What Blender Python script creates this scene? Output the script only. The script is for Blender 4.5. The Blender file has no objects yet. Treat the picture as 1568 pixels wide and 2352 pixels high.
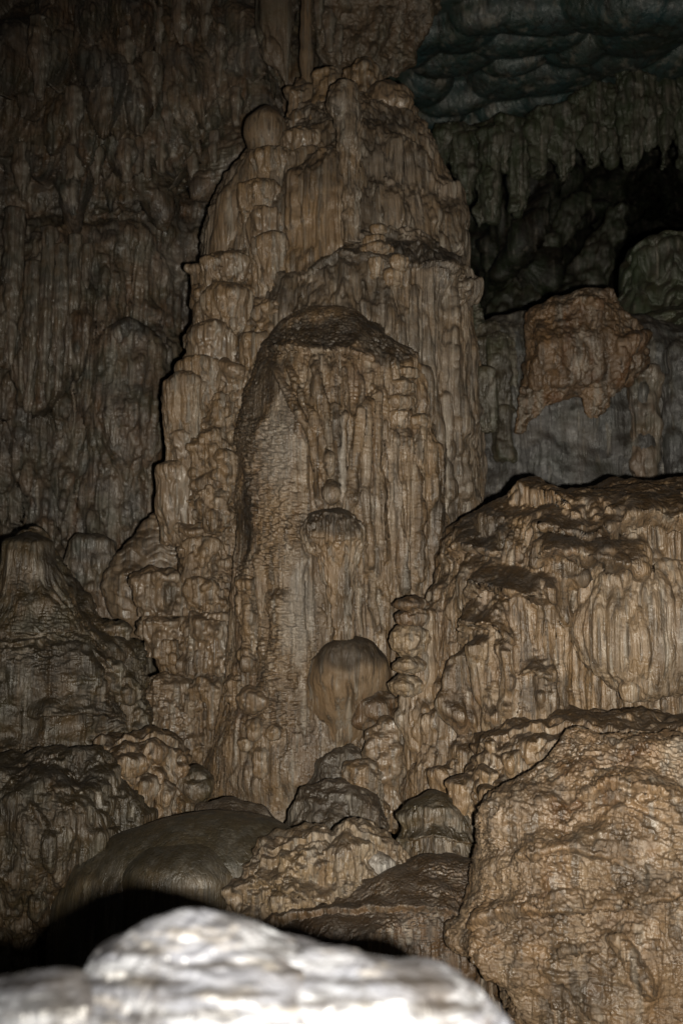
import bpy, math
import numpy as np
from mathutils import Vector

# ------------------------------------------------------------------ camera, light, exposure
scene = bpy.context.scene
COL = scene.collection
CAM = np.array([0.0, 0.0, 3.2])
PITCH = math.radians(6.0)
LENS, SENSOR = 35.0, 36.0
PW, PH = 1568.0, 2352.0                       # the picture grid the sizes were measured on
F = PH * LENS / SENSOR

cd = bpy.data.cameras.new('camera')
cam = bpy.data.objects.new('camera', cd)
COL.objects.link(cam)
cam.location = CAM
cam.rotation_euler = (math.pi / 2 + PITCH, 0, 0)
cd.lens, cd.sensor_width, cd.sensor_fit = LENS, SENSOR, 'AUTO'
cd.clip_start, cd.clip_end = 0.05, 400
cd.dof.use_dof = True
cd.dof.focus_distance = 7.9
cd.dof.aperture_fstop = 1.35
scene.camera = cam

world = bpy.data.worlds.new('World')
scene.world = world
world.use_nodes = True
wn = world.node_tree
wn.nodes.clear()
sky = wn.nodes.new('ShaderNodeTexSky')
sky.sky_type = 'NISHITA'
sky.sun_disc = False
sky.sun_elevation = math.radians(25)
sky.sun_rotation = math.radians(180)
bg = wn.nodes.new('ShaderNodeBackground')
bg.inputs[1].default_value = 0.0022            # what little daylight reaches this far into the cave
wo = wn.nodes.new('ShaderNodeOutputWorld')
wn.links.new(sky.outputs[0], bg.inputs[0])
wn.links.new(bg.outputs[0], wo.inputs[0])

# the photographer's flash, right of and a little under the lens
fl = bpy.data.lights.new('camera_flash', 'SPOT')
fl.energy = 4300
fl.color = (1.0, 0.93, 0.80)
fl.spot_size = math.radians(86)
fl.spot_blend = 1.0
fl.shadow_soft_size = 0.035
flo = bpy.data.objects.new('camera_flash', fl)
COL.objects.link(flo)
flo.location = CAM + np.array([0.185, 0.02, -0.10])
flo.rotation_euler = (math.pi / 2 + math.radians(7), 0, math.radians(-7))

scene.view_settings.view_transform = 'Standard'
scene.view_settings.look = 'None'
scene.view_settings.gamma = 1
scene.view_settings.exposure = 0.0
scene.view_settings.use_curve_mapping = False

# ------------------------------------------------------------------ noise
_rng = np.random.default_rng(7)
_perm = _rng.permutation(256).astype(np.int32)
_perm = np.concatenate([_perm, _perm, _perm])
_g = _rng.normal(size=(256, 3)).astype(np.float32)
_g /= np.linalg.norm(_g, axis=1, keepdims=True)


def pn(x, y, z):
    """gradient noise, about -0.7 .. 0.7"""
    x = np.asarray(x, np.float32); y = np.asarray(y, np.float32); z = np.asarray(z, np.float32)
    xf = np.floor(x); yf = np.floor(y); zf = np.floor(z)
    xi = xf.astype(np.int32) & 255; yi = yf.astype(np.int32) & 255; zi = zf.astype(np.int32) & 255
    x = x - xf; y = y - yf; z = z - zf
    u = x * x * x * (x * (x * 6 - 15) + 10)
    v = y * y * y * (y * (y * 6 - 15) + 10)
    w = z * z * z * (z * (z * 6 - 15) + 10)
    res = 0
    for dx in (0, 1):
        wx = u if dx else 1 - u
        px = _perm[(xi + dx) & 255]
        for dy in (0, 1):
            wy = v if dy else 1 - v
            py = _perm[(px + yi + dy) & 255]
            for dz in (0, 1):
                wz = w if dz else 1 - w
                g = _g[_perm[(py + zi + dz) & 255]]
                res = res + wx * wy * wz * (g[..., 0] * (x - dx) + g[..., 1] * (y - dy) + g[..., 2] * (z - dz))
    return res


def fbm(x, y, z, o=3):
    r, a = 0, 1.0
    for i in range(o):
        r = r + a * pn(x, y, z)
        x, y, z, a = x * 2.03 + 11.3, y * 2.03 + 4.7, z * 2.03 + 7.1, a * 0.5
    return r


def billow(n):
    return np.sqrt(n * n + 0.0004) * 2.3


# ------------------------------------------------------------------ picture grid <-> world
CP, SP = math.cos(PITCH), math.sin(PITCH)


def at(u, v, Y):
    """the point of the vertical plane y = Y seen at (u, v)"""
    a = (np.asarray(u, float) - PW / 2) / F
    b = (PH / 2 - np.asarray(v, float)) / F
    dy = CP - b * SP
    dz = SP + b * CP
    t = Y / dy
    return CAM[0] + a * t, CAM[2] + dz * t


def proj(P):
    x = P[..., 0] - CAM[0]; y = P[..., 1] - CAM[1]; z = P[..., 2] - CAM[2]
    d = np.maximum(y * CP + z * SP, 0.05)
    up = -y * SP + z * CP
    return PW / 2 + F * x / d, PH / 2 - F * up / d


def smooth1(a, s):
    if s <= 0:
        return a
    n = int(max(1, 3 * s))
    k = np.exp(-0.5 * (np.arange(-n, n + 1) / s) ** 2); k /= k.sum()
    return np.convolve(np.pad(a, n, mode='edge'), k, 'valid')


def sstep(a, b, t):
    t = np.clip((t - a) / (b - a), 0, 1)
    return t * t * (3 - 2 * t)


# ------------------------------------------------------------------ surface relief
def stamp(st, u, v, front, m):
    """relief (metres outward) of one authored feature at picture-grid positions of front vertices; m = metres per grid unit"""
    k = st[0]
    if k == 'lobe':                        # domed head at (u0,v0), fading downward
        _, u0, v0, w, L, A = st
        sel = front & (np.abs(u - u0) < w) & (v > v0 - 2) & (v < v0 + L)
        dv = np.clip(v[sel] - v0, 0, None)
        hd = np.minimum(dv / (0.9 * w), 1)
        wd = w * np.sqrt(np.clip(1 - (1 - hd) ** 2, 0.0001, 1))
        q = np.clip(1 - ((u[sel] - u0) / wd) ** 2, 0, 1)
        return sel, A * np.sqrt(q) * (1 - sstep(0.35, 1, dv / L))
    if k == 'drop':                        # hanging tooth, tip at (u0,v0)
        _, u0, v0, w, L, A = st
        sel = front & (np.abs(u - u0) < w) & (v < v0) & (v > v0 - L)
        dv = v0 - v[sel]
        wd = w * np.clip(dv / (0.45 * L), 0.0004, 1) ** 0.6
        q = np.clip(1 - ((u[sel] - u0) / wd) ** 2, 0, 1)
        return sel, A * np.sqrt(q) * np.clip(1 - dv / L, 0, 1) ** 0.8
    if k == 'bulb':
        _, u0, v0, ru, rv, A, rot = st
        c, s = math.cos(rot), math.sin(rot)
        R = max(ru, rv)
        sel = front & (np.abs(u - u0) < R) & (np.abs(v - v0) < R)
        du, dv = u[sel] - u0, v[sel] - v0
        a = (du * c - dv * s) / ru; b = (du * s + dv * c) / rv
        return sel, A * np.sqrt(np.clip(1 - a * a - b * b, 0, 1))
    if k == 'ledge':                       # swelling above the line, cut back under it
        _, pts, h, A = st
        pu = [p[0] for p in pts]; pv = [p[1] for p in pts]
        sel = front & (u > pu[0]) & (u < pu[-1]) & (v > min(pv) - h) & (v < max(pv) + h)
        uu, vv = u[sel], v[sel]
        ln = np.interp(uu, pu, pv) + 9 * pn(uu / 23, vv * 0 + 3.3, vv * 0)
        t = (ln - vv) / h
        ends = np.clip(np.minimum(uu - pu[0], pu[-1] - uu) / 45, 0, 1) ** 0.7
        return sel, A * ends * np.where(t > 0, np.clip(1 - t, 0, 1) ** 1.3, 0) * sstep(-0.02, 0.12, t)
    if k == 'rib':                         # raised (or sunk) cord along a line
        _, pts, w, A = st
        pu = np.array([p[0] for p in pts], float); pv = np.array([p[1] for p in pts], float)
        sel = front & (u > pu.min() - 2 * w) & (u < pu.max() + 2 * w) & (v > pv.min()) & (v < pv.max())
        uu, vv = u[sel], v[sel]
        lu = np.interp(vv, pv, pu) + 5 * pn(vv / 40, vv * 0 + pu[0], vv * 0)
        q = np.clip(1 - ((uu - lu) / w) ** 2, 0, 1)
        e = np.clip(np.minimum(vv - pv.min(), pv.max() - vv) / 30, 0, 1)
        return sel, A * q * e


def gnormals(P, wrap):
    if wrap:
        du = np.roll(P, -1, 1) - np.roll(P, 1, 1)
    else:
        du = np.gradient(P, axis=1)
    dv = np.gradient(P, axis=0)
    n = np.cross(du, dv)
    l = np.linalg.norm(n, axis=2, keepdims=True)
    return n / np.maximum(l, 1e-9), l[..., 0] < 1e-9


def relief(P, wrap, outward, m, kw, seed):
    n, bad = gnormals(P, wrap)
    s = np.sign(np.sum(n * outward, axis=2).mean()) or 1.0
    n = n * s
    n[bad] = (0, 0, 1)
    so = seed * 7.31
    u, v = proj(P)
    view = P - CAM
    front = np.sum(n * view, axis=2) < 0.25 * np.linalg.norm(view, axis=2)
    d = np.zeros(P.shape[:2])
    for st in kw.get('stamps', ()):
        sel, h = stamp(st, u, v, front, m)
        if st[0] == 'rib':
            d[sel] += h
        else:
            d[sel] = np.maximum(d[sel], h)
    x, y, z = P[..., 0], P[..., 1], P[..., 2]
    if 'lump' in kw:
        for A, L in (kw['lump'] if isinstance(kw['lump'][0], tuple) else (kw['lump'],)):
            d += A * fbm(x / L + so, y / L, z / L, 2) * 1.4
    if 'terr' in kw:                       # cascades: rounded heads, cut-back feet
        A, L, W = kw['terr']
        ph = z / L + 1.5 * pn(x / W + so, y / W, z / (2.2 * W)) + 0.35 * pn(x / W * 3, y / W * 3, z / W)
        t = 1 - (ph - np.floor(ph))
        h = (1 - (1 - t) ** 2.4) * (1 - sstep(0.8, 1.0, t))
        d += A * h * (0.55 + 0.9 * np.clip(pn(x / W * 0.7 + 9, y / W * 0.7, z / W * 0.7) + 0.5, 0, 1))
    P = P + n * d[..., None]
    n, bad = gnormals(P, wrap)
    n = n * s
    n[bad] = (0, 0, 1)
    x, y, z = P[..., 0], P[..., 1], P[..., 2]
    d = np.zeros(P.shape[:2])
    steep = 1 - sstep(0.45, 0.9, n[..., 2])
    FM = kw.get('fmul', 1.0)

    def mask(r):
        a, b, c, e, g = r
        jit = 18 * pn(u / 60, v / 60, 0 * u + so)
        return sstep(a - g, a + g, u + jit) * (1 - sstep(b - g, b + g, u + jit)) * sstep(c - g, c + g, v + jit) * (1 - sstep(e - g, e + g, v + jit))
    for A, L, S, *mk in kw.get('flute', ()):    # vertical flutes with narrow creases
        wx = 0.6 * pn(x / (L * 3) + so, y / (L * 3), z / (L * 10)) + 0.22 * pn(x / L + 3, y / L, z / (L * 6))
        a = pn(x / L + wx + so, y / L + wx, z / (L * S))
        mod = 0.45 + 1.1 * np.clip(0.5 + pn(x / (L * 4) + 5, y / (L * 4), z / (L * 9) + so), 0, 1)
        d += FM * A * (billow(a) - 0.3) * mod * steep * (mask(mk[0]) if mk else 1)
    for A, L, S, *mk in kw.get('ripple', ()):   # little rimstone ripples running level
        a = pn(x / L + so, y / L + 0.6 * pn(x / L / 2, y / L / 2, z / L), z / (L * S) + 0.9 * pn(x / L / 1.6, y / L / 1.6, 7.7 + z / L))
        mod = np.clip(0.45 + 2.0 * pn(x / (L * 6) + so, y / (L * 6), z / (L * 6)), 0.05, 1.3)
        d += A * (0.5 - billow(a)) * mod * (mask(mk[0]) if mk else 1)
    for A, L in kw.get('grain', ()):
        d += A * (0.45 - billow(pn(x / L + so, y / L, z / L)))
    if 'dark' in kw:                       # mineral stains and painted shade on tops, sides, hollows: (u, v, ru, rv, amount)
        q = np.zeros(P.shape[:2])
        ss = kw.get('stain_scale', 0.25)
        e = 0.55 * fbm(x / ss + so, y / ss, z / (0.6 if ss > 0.2 else 0.03), 3)
        for a, b, ru, rv, amt in kw['dark']:
            r = np.sqrt(((u - a) / ru) ** 2 + ((v - b) / rv) ** 2) + e
            h = amt * (1 - sstep(0.6, 1.2, r)) * front
            q = np.where(np.abs(h) > np.abs(q), h, q)
        STAIN_SHADE.append(q)
    else:
        STAIN_SHADE.append(None)
    return P + n * d[..., None]


STAIN_SHADE = []


def link_mesh(name, P, wrap, mat, parent, org, flip, ends=(True, True)):
    nz, nt = P.shape[:2]
    V = (P - org).reshape(-1, 3)
    i = np.arange(nz - 1)[:, None] * nt
    j = np.arange(nt if wrap else nt - 1)[None, :]
    j2 = (j + 1) % nt
    a, b, c, e = i + j, i + j2, i + nt + j2, i + nt + j
    q = np.stack([a, e, c, b] if flip else [a, b, c, e], -1).reshape(-1, 4)
    loops = q.ravel(); sizes = np.full(len(q), 4)
    if wrap:
        top = np.arange(nt); bot = (nz - 1) * nt + np.arange(nt)
        if not flip:
            top = top[::-1]
        else:
            bot = bot[::-1]
        loops = np.concatenate([loops, top, bot]); sizes = np.concatenate([sizes, [nt, nt]])
    starts = np.concatenate([[0], np.cumsum(sizes)[:-1]])
    me = bpy.data.meshes.new(name)
    me.vertices.add(len(V)); me.vertices.foreach_set('co', V.astype(np.float32).ravel())
    me.loops.add(len(loops)); me.loops.foreach_set('vertex_index', loops.astype(np.int32))
    me.polygons.add(len(sizes)); me.polygons.foreach_set('loop_start', starts.astype(np.int32))
    me.polygons.foreach_set('use_smooth', np.ones(len(sizes), bool))
    me.update(calc_edges=True)
    me.materials.append(mat)
    if STAIN_SHADE[-1] is not None:
        at_ = me.attributes.new('stain', 'FLOAT', 'POINT')  # holds the mineral stains and the painted shade
        at_.data.foreach_set('value', STAIN_SHADE[-1].astype(np.float32).ravel())
    o = bpy.data.objects.new(name, me)
    COL.objects.link(o)
    if parent is not None:
        o.parent = parent
        o.location = org - np.array(parent.location if parent.parent is None else (0, 0, 0))
    else:
        o.location = org
    return o


SURF = []           # (u, v, y) of everything built so far, for seating one piece on another


def note(P):
    u, v = proj(P)
    SURF.append((u[::2, ::2].ravel().astype(np.float32), v[::2, ::2].ravel().astype(np.float32), P[::2, ::2, 1].ravel().astype(np.float32)))


def seat(u0, v0, r=7, default=10.5, last=None):
    best = []
    for u, v, y in (SURF if last is None else SURF[-last:]):
        s = (np.abs(u - u0) < r) & (np.abs(v - v0) < r)
        if s.any():
            best.append(y[s].min())
    return float(min(best)) if best else default


_seed = [0]
STEP = 2.1


def body(name, parent, rows, Y, mat, k=0.9, cap=0.2, capb=0.0, sm=7.0, step=None, se=2.0, reg=True, lean=0.0, **kw):
    """a solid formation from its measured outline: rows of (v, left, right), standing in the plane y = Y"""
    _seed[0] += 1
    step = step or STEP
    rows = sorted(rows)
    v = np.array([r[0] for r in rows], float)
    dv = np.arange(v[0], v[-1] + 0.5, 1.0)
    L = smooth1(np.interp(dv, v, [r[1] for r in rows]), sm)
    R = smooth1(np.interp(dv, v, [r[2] for r in rows]), sm)
    c, w = (L + R) / 2, (R - L) / 2
    f = np.ones_like(dv)
    if cap > 0:
        h = max(cap * 2 * w[0], 3.0)
        t = np.clip((dv - v[0]) / h, 0, 1)
        f *= np.sqrt(np.clip(1 - (1 - t) ** 2, 0, 1))
    if capb > 0:
        h = max(capb * 2 * w[-1], 3.0)
        t = np.clip((v[-1] - dv) / h, 0, 1)
        f *= np.sqrt(np.clip(1 - (1 - t) ** 2, 0, 1))
    fine = np.linspace(0, 1, len(dv) * 8)
    dvf = np.interp(fine, np.linspace(0, 1, len(dv)), dv)
    cf = np.interp(dvf, dv, c); w0f = np.interp(dvf, dv, w)
    ff = np.ones_like(dvf)
    if cap > 0:
        h = max(cap * 2 * w[0], 3.0)
        ff *= np.sqrt(np.clip(1 - (1 - np.clip((dvf - v[0]) / h, 0, 1)) ** 2, 0, 1))
    if capb > 0:
        h = max(capb * 2 * w[-1], 3.0)
        ff *= np.sqrt(np.clip(1 - (1 - np.clip((v[-1] - dvf) / h, 0, 1)) ** 2, 0, 1))
    wf = np.maximum(w0f * ff, 0.25)
    arc = np.concatenate([[0], np.cumsum(np.hypot(np.diff(dvf), np.diff(wf)))])
    nz = int(np.clip(arc[-1] / step, 12, 900))
    sa = np.linspace(0, arc[-1], nz)
    vr = np.interp(sa, arc, dvf); cr = np.interp(sa, arc, cf); wr = np.interp(sa, arc, wf)
    half = math.pi * w.max() * math.sqrt((1 + k * k) / 2)
    nf = int(np.clip(half / step, 12, 620)); nb = max(8, nf // 4)
    th = np.concatenate([np.linspace(math.pi, 2 * math.pi, nf, endpoint=False), np.linspace(0, math.pi, nb, endpoint=False)])
    Yr = Y + lean * (vr - v[0]) / max(v[-1] - v[0], 1)
    xc, zc = at(cr, vr, Yr)
    xr, _ = at(cr + wr, vr, Yr)
    ww = xr - xc
    ct, stn = np.cos(th), np.sin(th)
    if se != 2.0:
        ct = np.sign(ct) * np.abs(ct) ** (2 / se); stn = np.sign(stn) * np.abs(stn) ** (2 / se)
    P = np.empty((nz, len(th), 3))
    P[..., 0] = xc[:, None] + ww[:, None] * ct
    P[..., 1] = Yr[:, None] + k * ww[:, None] * stn
    P[..., 2] = zc[:, None]
    out = np.zeros_like(P); out[..., 0] = ct; out[..., 1] = stn
    P = relief(P, True, out, Y / F, kw, _seed[0])
    if reg:
        note(P)
    org = np.array([xc[-1], Y, zc[-1]])
    return link_mesh(name, P, True, mat, parent, org, True)


def sheet(name, parent, u0, u1, v0, v1, Yf, mat, step=None, **kw):
    """a stretch of wall, roof or floor rock: every grid point at its own distance Yf(u, v)"""
    _seed[0] += 1
    step = step or STEP
    us = np.linspace(u0, u1, int((u1 - u0) / step)); vs = np.linspace(v0, v1, int((v1 - v0) / step))
    U, Vv = np.meshgrid(us, vs)
    Y = Yf(U, Vv)
    x, z = at(U, Vv, Y)
    P = np.stack([x, Y, z], -1)
    out = np.zeros_like(P); out[..., 1] = -1
    P = relief(P, False, out, float(Y.mean()) / F, kw, _seed[0])
    note(P)
    return link_mesh(name, P, False, mat, parent, P[-1, len(us) // 2].copy(), False)


def bumps(base, pts):
    """distance field: base plus smooth authored swellings (u, v, radius_u, radius_v, metres)"""
    def f(u, v):
        y = base(u, v) if callable(base) else np.full(u.shape, float(base))
        for (a, b, ru, rv, m) in pts:
            y = y + m * np.exp(-((u - a) / ru) ** 2 - ((v - b) / rv) ** 2)
        return y
    return f


# ------------------------------------------------------------------ materials
ALB = 0.55                                   # scales down the main rock colours, keeping bounce light low


def rock(name, c1, c2, c3, mud_shade=(0.05, 0.032, 0.018), mud_shade_amt=0.6, stain=(0.16, 0.075, 0.028), stain_amt=0.3,
         green=0.0, rough=0.48, streak=7.0, bump=0.5, fine=55.0, pits=0.0, glint=True, spec=0.65, flow=(1, 1, 0.05)):
    c1, c2, c3, stain, mud_shade = [tuple(ALB * x for x in c) for c in (c1, c2, c3, stain, mud_shade)]
    m = bpy.data.materials.new(name)
    m.use_nodes = True
    t = m.node_tree
    t.nodes.clear()
    N = t.nodes.new

    def L(a, b): t.links.new(a, b)
    out = N('ShaderNodeOutputMaterial'); bs = N('ShaderNodeBsdfPrincipled')
    L(bs.outputs[0], out.inputs[0])
    tc = N('ShaderNodeTexCoord'); co = tc.outputs['Object']

    def mapped(sx, sy, sz):
        mp = N('ShaderNodeMapping'); mp.inputs['Scale'].default_value = (sx, sy, sz)
        L(co, mp.inputs[0]); return mp.outputs[0]

    def noise(vec, sc, det=4, ro=0.55, dist=0.0):
        n = N('ShaderNodeTexNoise'); n.inputs['Scale'].default_value = sc; n.inputs['Detail'].default_value = det
        n.inputs['Roughness'].default_value = ro; n.inputs['Distortion'].default_value = dist
        L(vec, n.inputs['Vector']); return n.outputs['Fac']

    def ramp(fac, a, b, lo=0.0, hi=1.0):
        r = N('ShaderNodeMapRange'); r.inputs[1].default_value = a; r.inputs[2].default_value = b
        r.inputs[3].default_value = lo; r.inputs[4].default_value = hi; r.interpolation_type = 'SMOOTHSTEP'
        L(fac, r.inputs[0]); return r.outputs[0]

    def mix(fac, a, b, mode='MIX'):
        x = N('ShaderNodeMix'); x.data_type = 'RGBA'; x.blend_type = mode
        if isinstance(fac, (int, float)): x.inputs[0].default_value = fac
        else: L(fac, x.inputs[0])
        for s, i in ((a, 6), (b, 7)):
            if isinstance(s, tuple): x.inputs[i].default_value = (*s, 1)
            else: L(s, x.inputs[i])
        return x.outputs[2]

    def mul(a, b):
        x = N('ShaderNodeMath'); x.operation = 'MULTIPLY'
        for s, i in ((a, 0), (b, 1)):
            if isinstance(s, (int, float)): x.inputs[i].default_value = s
            else: L(s, x.inputs[i])
        return x.outputs[0]

    vert = mapped(*flow)
    n1 = noise(co, 1.6, 6, 0.6, 0.4)
    n2 = noise(vert, streak, 5, 0.6, 0.3)
    n3 = noise(co, 9, 6, 0.65)
    col = mix(ramp(n1, 0.36, 0.64), c1, c2)
    col = mix(mul(ramp(n2, 0.46, 0.68), 0.8), col, c3)
    n4 = noise(mapped(1, 1, 0.35), 3.1, 6, 0.65, 0.6)
    col = mix(mul(ramp(n4, 0.5, 0.68), stain_amt), col, stain)
    # worn and dirty mottling
    col = mix(mul(ramp(n3, 0.42, 0.7), 0.45), col, mix(0.55, col, (0.02, 0.016, 0.012)))
    n5 = noise(vert, streak * 3.3, 4, 0.6)
    col = mix(mul(ramp(n5, 0.49, 0.62), 0.8), col, mix(0.75, col, (0.016, 0.012, 0.008)))
    n7 = noise(mapped(1, 1, 0.3), 1.3, 5, 0.6, 0.8)
    col = mix(mul(ramp(n7, 0.45, 0.66), 0.6), col, mix(0.65, col, (0.03, 0.021, 0.012)))
    n8 = noise(vert, streak * 1.7, 5, 0.65)
    col = mix(mul(ramp(n8, 0.53, 0.66), 0.6), col, mix(0.55, col, (0.34, 0.30, 0.245)))
    if green > 0:
        n6 = noise(co, 2.3, 5, 0.6, 0.5)
        col = mix(mul(ramp(n6, 0.4, 0.66), green), col, (0.022, 0.035, 0.014))
    # settled clay, widened down the slopes to paint shade into the tops
    if mud_shade_amt > 0:
        ge = N('ShaderNodeNewGeometry'); sx = N('ShaderNodeSeparateXYZ'); L(ge.outputs['Normal'], sx.inputs[0])
        ad = N('ShaderNodeMath'); ad.operation = 'ADD'; L(sx.outputs[2], ad.inputs[0])
        L(ramp(noise(co, 5, 5, 0.65), 0.3, 0.7, -0.22, 0.22), ad.inputs[1])
        col = mix(mul(ramp(ad.outputs[0], 0.02, 0.75), mud_shade_amt), col, mud_shade)
    av = N('ShaderNodeAttribute'); av.attribute_name = 'stain'  # stains and painted shade; negative values are pale calcite
    col = mix(ramp(av.outputs['Fac'], 0, 1), col, mix(0.8, col, (0.012, 0.009, 0.006)))
    col = mix(ramp(av.outputs['Fac'], 0, -1), col, mix(0.7, col, (0.24, 0.215, 0.185)))
    if pits > 0:
        vo = N('ShaderNodeTexVoronoi'); vo.inputs['Scale'].default_value = 17; L(co, vo.inputs['Vector'])
        col = mix(mul(ramp(vo.outputs['Distance'], 0.13, 0.05), pits), col, (0.02, 0.015, 0.01))
    L(col, bs.inputs['Base Color'])
    rr = ramp(n3, 0.35, 0.7, rough - 0.16, rough + 0.26)
    if glint:                                # calcite sparkles painted as white flecks
        vg = N('ShaderNodeTexVoronoi'); vg.inputs['Scale'].default_value = 16; L(co, vg.inputs['Vector'])
        g = ramp(vg.outputs['Distance'], 0.05, 0.03)
        sel = N('ShaderNodeSeparateColor'); L(vg.outputs['Color'], sel.inputs[0])
        g = mul(g, ramp(sel.outputs[0], 0.955, 0.96))
        col2 = mix(g, col, (0.9, 0.9, 0.92)); L(col2, bs.inputs['Base Color'])
    L(rr, bs.inputs['Roughness'])
    bs.inputs['Specular IOR Level'].default_value = spec
    b1 = N('ShaderNodeBump'); b1.inputs['Strength'].default_value = min(1, bump * 1.6); b1.inputs['Distance'].default_value = 0.022
    cr = N('ShaderNodeMath'); cr.operation = 'SUBTRACT'; L(noise(mapped(1, 1, 0.07), streak * 2.6, 3, 0.55, 0.4), cr.inputs[0]); cr.inputs[1].default_value = 0.5
    ca = N('ShaderNodeMath'); ca.operation = 'ABSOLUTE'; L(cr.outputs[0], ca.inputs[0])
    cp = N('ShaderNodeMath'); cp.operation = 'POWER'; L(ca.outputs[0], cp.inputs[0]); cp.inputs[1].default_value = 0.6
    L(cp.outputs[0], b1.inputs['Height'])
    b2 = N('ShaderNodeBump'); b2.inputs['Strength'].default_value = min(1, bump * 1.6); b2.inputs['Distance'].default_value = 0.010
    L(noise(mapped(1, 1, 0.6), fine, 4, 0.65), b2.inputs['Height']); L(b1.outputs[0], b2.inputs['Normal'])
    L(b2.outputs[0], bs.inputs['Normal'])
    return m


TAN = rock('column flowstone', (0.31, 0.20, 0.105), (0.21, 0.14, 0.082), (0.36, 0.27, 0.18), stain_amt=0.35)
GREYTAN = rock('grey flowstone', (0.27, 0.185, 0.11), (0.19, 0.15, 0.11), (0.32, 0.255, 0.195), stain=(0.17, 0.10, 0.045), stain_amt=0.3)
SMOOTH = rock('smooth dripstone', (0.29, 0.195, 0.115), (0.23, 0.16, 0.10), (0.31, 0.225, 0.145), stain_amt=0.25, bump=0.22, streak=9)
CANOPY = rock("matte brown dripstone", (0.25, 0.16, 0.085), (0.19, 0.125, 0.07), (0.28, 0.20, 0.125), stain_amt=0.4, bump=0.3, rough=0.68, spec=0.35)
DARKRIB = rock('dark stained flowstone', (0.10, 0.08, 0.058), (0.15, 0.115, 0.08), (0.19, 0.15, 0.11), stain_amt=0.3)
BROWN = rock('brown clay flowstone', (0.14, 0.078, 0.036), (0.20, 0.125, 0.065), (0.22, 0.145, 0.08), mud_shade_amt=0.9, stain_amt=0.4, rough=0.5)
MOUND = rock('mound flowstone', (0.32, 0.205, 0.105), (0.24, 0.155, 0.085), (0.37, 0.265, 0.165), mud_shade=(0.05, 0.03, 0.014), mud_shade_amt=0.9, stain_amt=0.35)
SHELL = rock('hanging shell flowstone', (0.35, 0.24, 0.14), (0.30, 0.21, 0.13), (0.41, 0.305, 0.20), stain_amt=0.35, pits=0.75, mud_shade_amt=0.5)
BOULDER = rock('boulder flowstone', (0.33, 0.205, 0.105), (0.25, 0.165, 0.095), (0.36, 0.26, 0.165), stain=(0.14, 0.06, 0.016), stain_amt=0.8, streak=4, mud_shade_amt=0.4, bump=0.8, fine=40)
WALL = rock('cave wall limestone', (0.25, 0.17, 0.11), (0.15, 0.135, 0.12), (0.26, 0.19, 0.13), stain=(0.20, 0.10, 0.042), stain_amt=0.75, streak=4.5, green=0.3, mud_shade_amt=0.5, bump=0.8, fine=30)
WALLTAN = rock('tan wall limestone', (0.22, 0.155, 0.10), (0.18, 0.135, 0.095), (0.24, 0.185, 0.13), stain=(0.17, 0.085, 0.035), stain_amt=0.5, streak=4, green=0.2, bump=0.8)
GREYROCK = rock('bare grey limestone', (0.105, 0.105, 0.105), (0.135, 0.125, 0.12), (0.14, 0.135, 0.13), stain=(0.15, 0.10, 0.06), stain_amt=0.2, streak=5, green=0.2, bump=0.6)
RUST = rock('rusty hanging rock', (0.28, 0.165, 0.08), (0.21, 0.135, 0.08), (0.33, 0.225, 0.14), stain=(0.17, 0.065, 0.014), stain_amt=0.8, streak=3, bump=0.9)
CEIL = rock('scalloped ceiling limestone', (0.05, 0.105, 0.11), (0.05, 0.085, 0.08), (0.075, 0.10, 0.09), stain=(0.06, 0.06, 0.035), stain_amt=0.3, green=0.35, mud_shade_amt=0, streak=2, bump=0.5, glint=False)  # blue-green daylight cast painted into the rock colour
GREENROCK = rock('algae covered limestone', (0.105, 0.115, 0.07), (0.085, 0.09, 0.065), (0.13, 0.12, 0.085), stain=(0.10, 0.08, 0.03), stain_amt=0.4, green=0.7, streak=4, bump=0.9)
MOSS = rock('mossy brown limestone', (0.13, 0.105, 0.065), (0.09, 0.085, 0.06), (0.17, 0.14, 0.10), stain_amt=0.4, green=0.45, streak=4, bump=0.9)
DEEP = rock('deep cave limestone', (0.034, 0.036, 0.022), (0.02, 0.021, 0.015), (0.045, 0.042, 0.028), stain_amt=0.1, green=0.6, streak=4, bump=0.9)  # near-black colour paints in the unlit depth of the cavern
OLIVE = rock('olive clay flowstone', (0.15, 0.098, 0.05), (0.085, 0.064, 0.036), (0.20, 0.14, 0.085), mud_shade=(0.036, 0.026, 0.012), mud_shade_amt=0.85, green=0.22, stain_amt=0.3)
DOME = rock('smooth dark dome', (0.14, 0.098, 0.052), (0.085, 0.068, 0.045), (0.18, 0.13, 0.07), stain=(0.17, 0.11, 0.05), stain_amt=0.4, mud_shade=(0.04, 0.034, 0.022), mud_shade_amt=0.7, green=0.15, bump=0.3, rough=0.5, fine=70)
PALE = rock('pale wet flowstone', (0.36, 0.25, 0.14), (0.28, 0.195, 0.12), (0.46, 0.37, 0.27), stain_amt=0.4, mud_shade_amt=0.7)
FORE = rock('near wet flowstone', (0.26, 0.275, 0.33), (0.05, 0.034, 0.02), (0.74, 0.77, 0.84), stain=(0.05, 0.03, 0.016), stain_amt=0.9, mud_shade=(0.16, 0.165, 0.18), mud_shade_amt=0.3, rough=0.4, spec=0.5, bump=0.3, fine=25, streak=6.0, flow=(0.6, 0.6, 3.6))


# ------------------------------------------------------------------ things
def tag(o, label=None, cat=None, group=None, kind=None):
    for kk, vv in (('label', label), ('category', cat), ('group', group), ('kind', kind)):
        if vv:
            o[kk] = vv
    return o


def thing(name, label, cat, u, v, Y, group=None):
    o = bpy.data.objects.new(name, None)
    COL.objects.link(o)
    x, z = at(u, v, Y)
    o.location = (float(x), Y, float(z))
    o.empty_display_size = 0.2
    return tag(o, label, cat, group)


rng = np.random.default_rng(3)


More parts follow.
